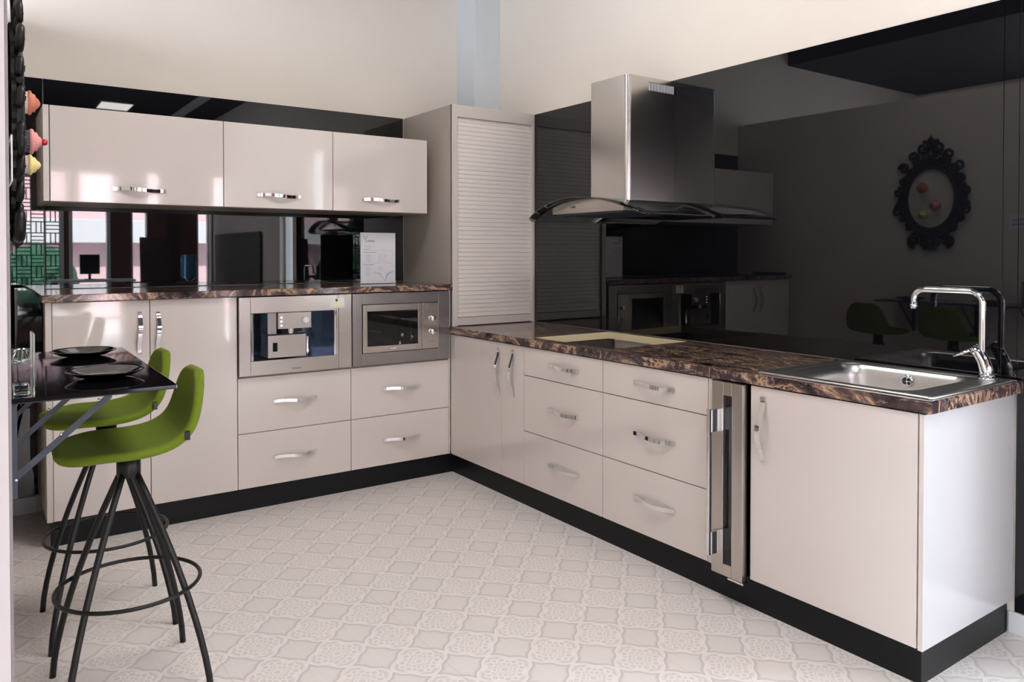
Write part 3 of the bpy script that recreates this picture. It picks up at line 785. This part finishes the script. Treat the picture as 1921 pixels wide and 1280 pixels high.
mb.tube([(lx0+0.048, ly-0.0005, lz1-0.024), (lx0+0.042, ly-0.0005, lz1-0.036), (lx0+0.036, ly-0.0005, lz1-0.042)], [0.0014, 0.0013, 0.0006], 6)
mb.build('emblem', M_ink, pg)
text('heading', 'CARREL III', 0.0125, M_inkg, pg, FACE_Y(lx0+0.062, ly-0.0004, lz1-0.088), 0.0002, 1.15)
def ln(x, z, w, h=0.0022, mb=None):
    b = mb or MB(); b.box(lx0+x, lx0+x+w, ly-0.0006, ly-0.0001, lz1-z, lz1-z+h)
    if mb is None: b.build('text_line', M_inkg, pg)
ln(0.02, 0.105, 0.045, 0.003); ln(0.02, 0.124, 0.085, 0.0035); ln(0.02, 0.199, 0.07, 0.0035)
ln(0.02, 0.112, 0.19, 0.001); ln(0.02, 0.187, 0.19, 0.001); ln(0.035, 0.300, 0.04)
for (px_, pz_, nl, st_, w0, w1) in ((0.035, 0.135, 7, 0.007, 0.03, 0.012), (0.035, 0.212, 8, 0.007, 0.025, 0.014), (0.115, 0.135, 6, 0.0085, 0.05, 0.02), (0.115, 0.212, 3, 0.0085, 0.035, 0.0)):
    mb = MB()
    for k in range(nl): ln(px_, pz_+st_*k, w0+w1*((k*3) % 4)/3, mb=mb)
    mb.build('paragraph', M_inkl, pg)
mb = MB(); mb.tube([(lx0+0.09, ly, lz1-0.243), (lx0+0.13, ly, lz1-0.250), (lx0+0.155, ly, lz1-0.285)], [0.001, 0.003, 0.001], 6)
mb.tube([(lx0+0.222, ly, lz1-0.235), (lx0+0.18, ly, lz1-0.252), (lx0+0.162, ly, lz1-0.300)], [0.002, 0.007, 0.001], 6); mb.build('watermark_swirl', M_inkl, pg)

# ------------------------------------------------------------------ wall table
t = thing('folding_wall_table', 'black glossy drop-leaf table fixed to the left wall on slanted braces', 'table', (-2.1, -1.35, 0.75))
TZ = 0.985
mb = MB(); mb.prism([(wallx(-1.83)+0.001, -1.83), (-1.908, -1.83), (-1.900, -0.86), (wallx(-0.86)+0.001, -0.86)], 'z', TZ-0.012, TZ)
o = mb.build('tabletop', M_black, t); md = o.modifiers.new('bev', 'BEVEL'); md.width = 0.002; md.segments = 2
for yy in (-1.79, -1.42, -0.98):
    wx = wallx(yy)
    mb = MB(); mb.box(wx+0.001, wx+0.013, yy-0.012, yy+0.012, 0.74, TZ-0.0125, 0.001); mb.box(wx+0.001, -1.99, yy-0.012, yy+0.012, TZ-0.018, TZ-0.0125, 0.001)
    br = mb.build('bracket', M_slate, t)
    mb = MB(); mb.ribbon([(wx+0.008, yy+0.016, 0.782), (-2.055, yy+0.016, TZ-0.018)], 0.020, 0.004, (0, 0, 1), None)
    mb.build('brace', M_slate, br)
    for (bx_, bz_) in ((wx+0.010, 0.785), (-2.170, 0.878), (-2.085, 0.955)):
        mb = MB(); mb.lathe([(0, 0.003), (0.0025, 0.0025), (0.0038, 0.0)], (bx_, yy-0.0125 if bz_ < 0.8 else yy+0.014, bz_), 10, axis='-y'); mb.build('bolt', M_chrome, br)

# plates
def plate(x, y, label):
    t = thing('plate', label, 'plate', (x, y, TZ+0.0003), 'black plates on the wall table')
    mb = MB(); z = TZ+0.0005
    mb.lathe([(0, 0.004), (0.045, 0.004), (0.062, 0.008), (0.088, 0.0185), (0.097, 0.021), (0.099, 0.020), (0.097, 0.018), (0.070, 0.006), (0.045, 0.0), (0.0, 0.0)], (x, y, z), 48)
    return mb.build('dish', M_black, t)
plate(-2.046, -1.59, 'black plate nearest the camera on the wall table')
plate(-2.045, -1.06, 'black plate at the far end of the wall table')

# glass holders on the table
t = thing('candle_holder', 'clear glass candle holder on the wall table at the left edge', 'candle holder', (-2.25, -1.76, TZ))
gx = wallx(-1.76)
B(gx+0.044, gx+0.050, -1.80, -1.72, TZ+0.0005, TZ+0.150, 0.001).build('glass_plate', M_clear, t)
B(gx+0.004, gx+0.0435, -1.80, -1.72, TZ+0.075, TZ+0.080, 0.001).build('shelf', M_clear, t)
mb = MB(); mb.lathe([(0, 0), (0.016, 0), (0.019, 0.03), (0.016, 0.03), (0.013, 0.008), (0, 0.008)], (gx+0.023, -1.76, TZ+0.0805), 20); mb.build('tealight_cup', M_clear, t)
B(gx+0.006, gx+0.040, -1.79, -1.73, TZ+0.0005, TZ+0.024, 0.003).build('base_block', M_clear, t)

# ------------------------------------------------------------------ bar stools
def make_stool(cx, cy, label):
    t = thing('bar_stool', label, 'bar stool', (cx, cy, 0), 'green bar stools at the wall table')
    prof = [(-0.200, 0.750, 0.14), (-0.190, 0.748, 0.24), (-0.150, 0.743, 0.33), (-0.09, 0.737, 0.375), (-0.02, 0.733, 0.385), (0.05, 0.736, 0.375),
            (0.105, 0.749, 0.36), (0.145, 0.775, 0.345), (0.168, 0.812, 0.33), (0.182, 0.862, 0.305), (0.192, 0.912, 0.265), (0.199, 0.948, 0.20), (0.2015, 0.965, 0.12)]
    bm = bmesh.new(); rows = []; nv = 10
    for i, (px, pz, w) in enumerate(prof):
        a = prof[max(i-1, 0)]; b = prof[min(i+1, len(prof)-1)]
        d = Vector((b[0]-a[0], 0, b[1]-a[1])).normalized(); nn = Vector((-d.z, 0, d.x))
        row = []
        for k in range(nv+1):
            s_ = -1 + 2*k/nv
            dish = 0.020*(s_*s_)*min(1, i/3) * (1.0 if i < 8 else 0.8)
            fr = -0.012*abs(s_)**3 if i < 3 else 0
            row.append(bm.verts.new(Vector((cx+px, cy+s_*w/2, pz)) + nn*(dish+fr)))
        rows.append(row)
    for A, B_ in zip(rows, rows[1:]):
        for k in range(nv): bm.faces.new((A[k], A[k+1], B_[k+1], B_[k])).smooth = True
    mb = MB(); mb.join(bm); seat = mb.build('seat_shell', M_green, t)
    md = seat.modifiers.new('th', 'SOLIDIFY'); md.thickness = 0.030; md.offset = 0
    md = seat.modifiers.new('sub', 'SUBSURF'); md.levels = 2; md.render_levels = 2
    B(cx+0.126, cx+0.140, cy-0.178, cy-0.166, 0.775, 0.802, 0.001).build('side_tab', M_black, seat)
    mb = MB(); mb.lathe([(0, 0.068), (0.034, 0.068), (0.034, 0.008), (0.030, 0), (0, 0)], (cx, cy, 0.648), 24); mb.build('hub', M_blackm, t)
    for sx, sy in ((-1, 1), (1, 1), (-1, -1), (1, -1)):
        P = []
        for k in range(13):
            f = k/12; r = 0.017 + 0.175*(1-(1-f)**1.45); P.append((cx+sx*r, cy+sy*r, 0.664 - 0.664*f))
        mb = MB(); mb.tube(P, 0.0095, 12); mb.build('leg', M_blackm, t)
    zz = 0.318; f = (0.664-zz)/0.664; rr = 1.414*(0.017+0.175*(1-(1-f)**1.45)) + 0.014
    mb = MB(); mb.tube([(cx+rr*math.cos(2*PI*k/48), cy+rr*math.sin(2*PI*k/48), zz) for k in range(48)], 0.006, 10, closed=True); mb.build('foot_ring', M_blackm, t)
    return t
s = make_stool(-1.962, -1.40, 'green felt bar stool nearest the camera with black legs')
s2_ = copy_tree(s); s2_.location = (-1.955, -0.865, 0); s2_['label'] = 'green felt bar stool behind the nearest one, closer to the cabinets'

# ------------------------------------------------------------------ ornate oval picture
fy, fz = -1.105, 1.735; fx = wallx(fy) + 0.003
t = thing('oval_picture', 'ornate black oval frame with relief cupcakes hanging on the left wall', 'picture', (fx, fy, fz))
mb = MB()
def fp(a, rx, rz, x): return (fx+x, fy+rx*math.cos(a), fz+rz*math.sin(a))
for (rx, rz, r, x) in ((0.180, 0.232, 0.014, 0.022), (0.205, 0.258, 0.016, 0.016), (0.226, 0.284, 0.012, 0.014)):
    mb.tube([fp(2*PI*k/64, rx, rz, x) for k in range(64)], r, 8, closed=True)
t2 = bmesh.new(); ra, rb = [], []
for k in range(120):
    a = 2*PI*k/120; sc_ = 1 + 0.035*math.cos(24*a); 
    ra.append([t2.verts.new((fx+xx, fy+0.246*sc_*math.cos(a), fz+0.302*sc_*math.sin(a))) for xx in (0.0, 0.012)])
    rb.append([t2.verts.new((fx+xx, fy+0.175*math.cos(a), fz+0.227*math.sin(a))) for xx in (0.0, 0.012)])
for k in range(120):
    q = (k+1) % 120
    for v4 in ((ra[k][0], ra[q][0], ra[q][1], ra[k][1]), (rb[q][0], rb[k][0], rb[k][1], rb[q][1]), (ra[k][1], ra[q][1], rb[q][1], rb[k][1]), (ra[q][0], ra[k][0], rb[k][0], rb[q][0])): t2.faces.new(v4)
bmesh.ops.recalc_face_normals(t2, faces=t2.faces); mb.join(t2)
def scroll(a0, cx_, cz_, r0, turns, flip, thick, x=0.020):
    P = []; R = []
    n = int(16*turns)
    for k in range(n+1):
        f = k/n; ang = a0 + flip*2*PI*turns*f; rad = r0*(1-0.78*f)
        P.append((fx+x+0.010*f, cx_+rad*math.cos(ang), cz_+rad*math.sin(ang))); R.append(thick*(1-0.45*f))
    mb.tube(P, R, 8)
for k in range(20):
    a = 2*PI*(k+0.5)/20
    r1 = 0.258 + 0.012*math.cos(4*a); r2 = 0.325 + 0.012*math.cos(4*a)
    scroll(a+PI/2, fy+r1*0.93*math.cos(a), fz+r2*0.97*math.sin(a), 0.030, 1.2, 1 if math.cos(a) > 0 else -1, 0.0115)
for sg in (-1, 1):
    scroll(PI/2, fy+sg*0.055, fz+0.375, 0.050, 1.5, sg, 0.015)
    scroll(-PI/2, fy+sg*0.13, fz+0.315, 0.042, 1.4, -sg, 0.014)
    scroll(0, fy+sg*0.20, fz+0.235, 0.040, 1.3, sg, 0.014)
    scroll(PI/2, fy+sg*0.245, fz+0.06, 0.036, 1.3, sg, 0.010)
    scroll(PI/2, fy+sg*0.245, fz-0.09, 0.036, 1.3, -sg, 0.010)
    scroll(-PI/2, fy+sg*0.12, fz-0.315, 0.045, 1.4, sg, 0.016)
    scroll(-PI/2, fy+sg*0.045, fz-0.335, 0.035, 1.3, -sg, 0.015)
for da, L_ in ((-0.5, 0.045), (0, 0.065), (0.5, 0.045)):
    mb.tube([(fx+0.02, fy, fz+0.405), (fx+0.024, fy+math.sin(da)*L_*0.6, fz+0.405+math.cos(da)*L_*0.6), (fx+0.02, fy+math.sin(da)*L_, fz+0.405+math.cos(da)*L_)], [0.008, 0.012, 0.003], 8)
mb.tube([(fx+0.018, fy, fz-0.33), (fx+0.022, fy, fz-0.365), (fx+0.018, fy, fz-0.39)], [0.02, 0.016, 0.003], 8)
o = mb.build('carved_frame', mat('frame_black', (0.003, 0.003, 0.003, 1), 0.42, 0, Specular_IOR_Level=0.3), t)
mb = MB(); mb.prism([(fy+0.176*math.cos(2*PI*k/48), fz+0.228*math.sin(2*PI*k/48)) for k in range(48)], 'x', fx, fx+0.006); mb.build('backing_board', wall_mat('picture_board', (0.72, 0.66, 0.60, 1)), t)
def cupcake(dy, dz, mcup, mfr, top=None, sc=1.3):
    mb = MB(); c0 = (fx+0.008, fy+dy, fz+dz)
    t3 = bmesh.new(); ra_ = []
    for h_, r_ in ((0.0, 0.021), (0.022, 0.026), (0.046, 0.031)):
        ra_.append([t3.verts.new((c0[0]+h_, c0[1]+r_*sc*0.85*(1+0.06*(k % 2))*math.cos(2*PI*k/40), c0[2]+r_*sc*0.85*(1+0.06*(k % 2))*math.sin(2*PI*k/40))) for k in range(40)])
    for A_, B2 in zip(ra_, ra_[1:]):
        for k in range(40): t3.faces.new((A_[k], A_[(k+1) % 40], B2[(k+1) % 40], B2[k]))
    t3.faces.new(ra_[0]); t3.faces.new(ra_[-1]); bmesh.ops.recalc_face_normals(t3, faces=t3.faces)
    mb.join(t3); cp_ = mb.build('cupcake', mcup, t)
    mb = MB(); mb.lathe([(0, 0.044), (0.028*sc, 0.045), (0.031*sc, 0.050), (0.029*sc, 0.055), (0.023*sc, 0.058), (0.023*sc, 0.063), (0.019*sc, 0.067), (0.014*sc, 0.069), (0.012*sc, 0.074), (0.004*sc, 0.080), (0, 0.081)], c0, 20, axis='x')
    mb.build('frosting', mfr, cp_)
    if top: 
        mb = MB(); mb.lathe([(0, -0.011), (0.008, -0.008), (0.011, 0), (0.008, 0.008), (0, 0.011)], (fx+0.092, fy+dy, fz+dz), 14, axis='x'); mb.build('cherry', top, cp_)
cupcake(0.045, 0.080, M_cup, M_peach)
cupcake(-0.045, -0.055, M_cupb, M_pinkf, M_red)
cupcake(0.040, -0.120, M_cup, M_yellowf, None, 1.1)
# small notice on the left wall
t = thing('wall_notice', 'small white notice plate on the left wall beside the oval picture', 'notice', (wallx(-1.78), -1.78, 1.49))
mb = MB(); mb.box(wallx(-1.92)+0.0065, wallx(-1.92)+0.0095, -1.92, -1.615, 1.492, 1.598, 0.001); pl = mb.build('plate', M_white, t)
mb = MB(); mb.box(wallx(-1.92)+0.0093, wallx(-1.92)+0.0102, -1.90, -1.635, 1.520, 1.533); mb.box(wallx(-1.92)+0.0093, wallx(-1.92)+0.0102, -1.90, -1.635, 1.551, 1.562); mb.build('printed_line', M_inkg, pl)

# ------------------------------------------------------------------ lamps
def lamp(x, y, z, sx, sy, label, group=None):
    t = thing('ceiling_light', label, 'ceiling light', (x, y, z), group)
    mb = MB(); a, b = sx/2, sy/2; f = 0.012
    mb.box(x-a-f, x-a, y-b-f, y+b+f, z-0.012, z-0.0005); mb.box(x+a, x+a+f, y-b-f, y+b+f, z-0.012, z-0.0005)
    mb.box(x-a, x+a, y-b-f, y-b, z-0.012, z-0.0005); mb.box(x-a, x+a, y+b, y+b+f, z-0.012, z-0.0005); mb.build('frame', M_white, t)
    B(x-a, x+a, y-b, y+b, z-0.009, z-0.001).build('diffuser', M_emit, t)
lamp(-0.755, -6.42, ZC, 0.38, 0.55, 'bright light panel near the rear wall, mirrored above the wall cabinets')
lamp(-1.15, -1.5, ZC, 0.9, 0.9, 'added square fill light panel, out of view in the dark ceiling above the kitchen floor')  # unseen fill lamp, added to brighten walls and floor
lamp(-1.15, -3.9, ZC, 0.9, 0.9, 'added square fill light panel, out of view in the dark ceiling above the camera side')  # second added fill lamp, kept out of the reflections
lamp(-4.2, -2.6, 3.16, 0.9, 0.9, 'added square fill light panel, out of view in the lower ceiling beyond the left wall')  # added fill lamp for the space behind the partition

# ------------------------------------------------------------------ things in the room behind, seen in the black glass
def lattice(x0, x1, z0, z1, y, label):
    mb = MB(); c = 0.155; b = 0.014
    nx = int(round((x1-x0)/c)); nz = int(round((z1-z0)/c)); cx_, cz_ = (x1-x0)/nx, (z1-z0)/nz
    for i in range(nx):
        for j in range(nz):
            a0, a1, c0, c1 = x0+i*cx_, x0+(i+1)*cx_, z0+j*cz_, z0+(j+1)*cz_
            if (i+j) % 2:
                mb.box(a0+cx_*0.36-b/2, a0+cx_*0.36+b/2, y-0.01, y+0.01, c0, c1); mb.box(a0+cx_*0.70-b/2, a0+cx_*0.70+b/2, y-0.01, y+0.01, c0, c1)
            else:
                mb.box(a0, a1, y-0.01, y+0.01, c0+cz_*0.34-b/2, c0+cz_*0.34+b/2); mb.box(a0, a1, y-0.01, y+0.01, c0+cz_*0.68-b/2, c0+cz_*0.68+b/2)
    for i in range(nx+1): mb.box(x0+i*cx_-b/2, x0+i*cx_+b/2, y-0.01, y+0.01, z0, z1)
    for j in range(nz+1): mb.box(x0, x1, y-0.01, y+0.01, z0+j*cz_-b/2, z0+j*cz_+b/2)
    o = mb.build('lattice_screen', M_lattice); return tag(rebase(o, ((x0+x1)/2, y, z0)), label, 'screen')
lattice(-2.375, -1.375, 0.545, 2.355, YR-0.03, 'dark basket-weave lattice screen across a window, mirrored in the black glass')
t = thing('desk', 'pale desk under the rear window, mirrored in the black glass', 'desk', (-1.0, -6.1, 0))
B(-1.55, -0.60, -6.35, -5.85, 0.955, 0.985, 0.002).build('desk_top', M_wboard, t)
for (xx, yy) in ((-1.52, -6.32), (-1.52, -5.92), (-0.67, -6.32), (-0.67, -5.92)): B(xx, xx+0.04, yy, yy+0.04, 0, 0.9545).build('leg', M_slate, t)
t = thing('computer_monitor', 'black computer monitor on the rear desk, mirrored in the black glass', 'monitor', (-1.105, -6.1, 0.985))
B(-1.22, -0.99, -6.12, -6.09, 1.055, 1.31, 0.004).build('screen_housing', M_monitor, t)
mb = B(-1.12, -1.09, -6.135, -6.115, 0.99, 1.15); mb.box(-1.165, -1.045, -6.17, -6.05, 0.9855, 0.993); mb.build('stand', M_monitor, t)
def leaning(name, x0, x1, y, z1, th, m, label):
    mb = MB(); mb.prism([(y, 0.0), (y+th, 0.0), (y+th-0.10, z1), (y-0.10, z1)], 'x', x0, x1)
    o = mb.build(name, m); return tag(rebase(o, ((x0+x1)/2, y, 0)), label, 'board')
leaning('display_board', -0.53, -0.15, -5.9, 1.54, 0.02, M_wood, 'dark brown board leaning at the rear, mirrored in the black glass')
leaning('display_board', -0.05, 0.10, -6.6, 2.2, 0.02, M_wood, 'tall narrow dark wood panel at the rear wall, mirrored in the black glass')
mb = B(WX-0.045, WX-0.025, -6.6, -4.45, 0, 1.60, 0.002)
tag(rebase(mb.build('display_board', M_board), (WX-0.035, -5.5, 0)), 'wide dark grey board along the right wall behind, mirrored in the black glass', 'board')
t = thing('water_dispenser', 'water dispenser with a blue bottle on top, mirrored in the black glass', 'water dispenser', (0.085, -6.0, 0))
B(-0.045, 0.215, -6.13, -5.87, 0, 0.93, 0.01).build('base_unit', M_white, t)
mb = MB(); mb.lathe([(0.03, 0), (0.05, 0.03), (0.10, 0.06), (0.108, 0.10), (0.10, 0.14), (0.108, 0.19), (0.10, 0.24), (0.108, 0.32), (0.09, 0.37), (0, 0.38)], (0.085, -6.0, 0.9305), 24); mb.build('bottle', M_water, t)
# outside the windows
t = thing('building', 'pink and white building outside the rear windows, mirrored in the black glass', 'building', (-2, -14, 0))
B(-14, 6, -16, -14, 0, 4.6).build('wall', M_pink, t)
for zz in (1.55, 3.6): B(-14, 6, -14.0, -13.5, zz, zz+0.5, 0.01).build('balcony', M_trim, t)
for k in range(7):
    B(-12.4+2.5*k, -11.7+2.5*k, -14.02, -13.99, 2.3, 3.3).build('window', M_slate, t)
struct(B(-20, 8, -20, YR-0.2, -0.12, -0.05).build('floor', M_pave))
def bush(x, y, r, h, label):
    bm = bmesh.new(); bmesh.ops.create_icosphere(bm, subdivisions=4, radius=1)
    for v in bm.verts:
        k = 1 + 0.16*math.sin(9*v.co.x+3*x)*math.sin(8*v.co.y)*math.sin(10*v.co.z) + random.uniform(-0.06, 0.06)
        v.co = Vector((v.co.x*r*k, v.co.y*r*k, h/2 + v.co.z*h/2*k))
    bmesh.ops.translate(bm, vec=(x, y, -0.05), verts=bm.verts)
    mb = MB(); mb.join(bm); tag(rebase(mb.build('bush', M_leaf), (x, y, 0)), label, 'bush', 'bushes outside the rear windows')
for x, y, lb in ((-4.7, -10.2, 'green bush furthest left outside the rear windows'), (-2.9, -10.3, 'green bush outside the lattice screen'), (-1.45, -10.2, 'green bush outside the window behind the monitor, mirrored in the black glass')):
    bush(x, y, 0.60, 1.5, lb)
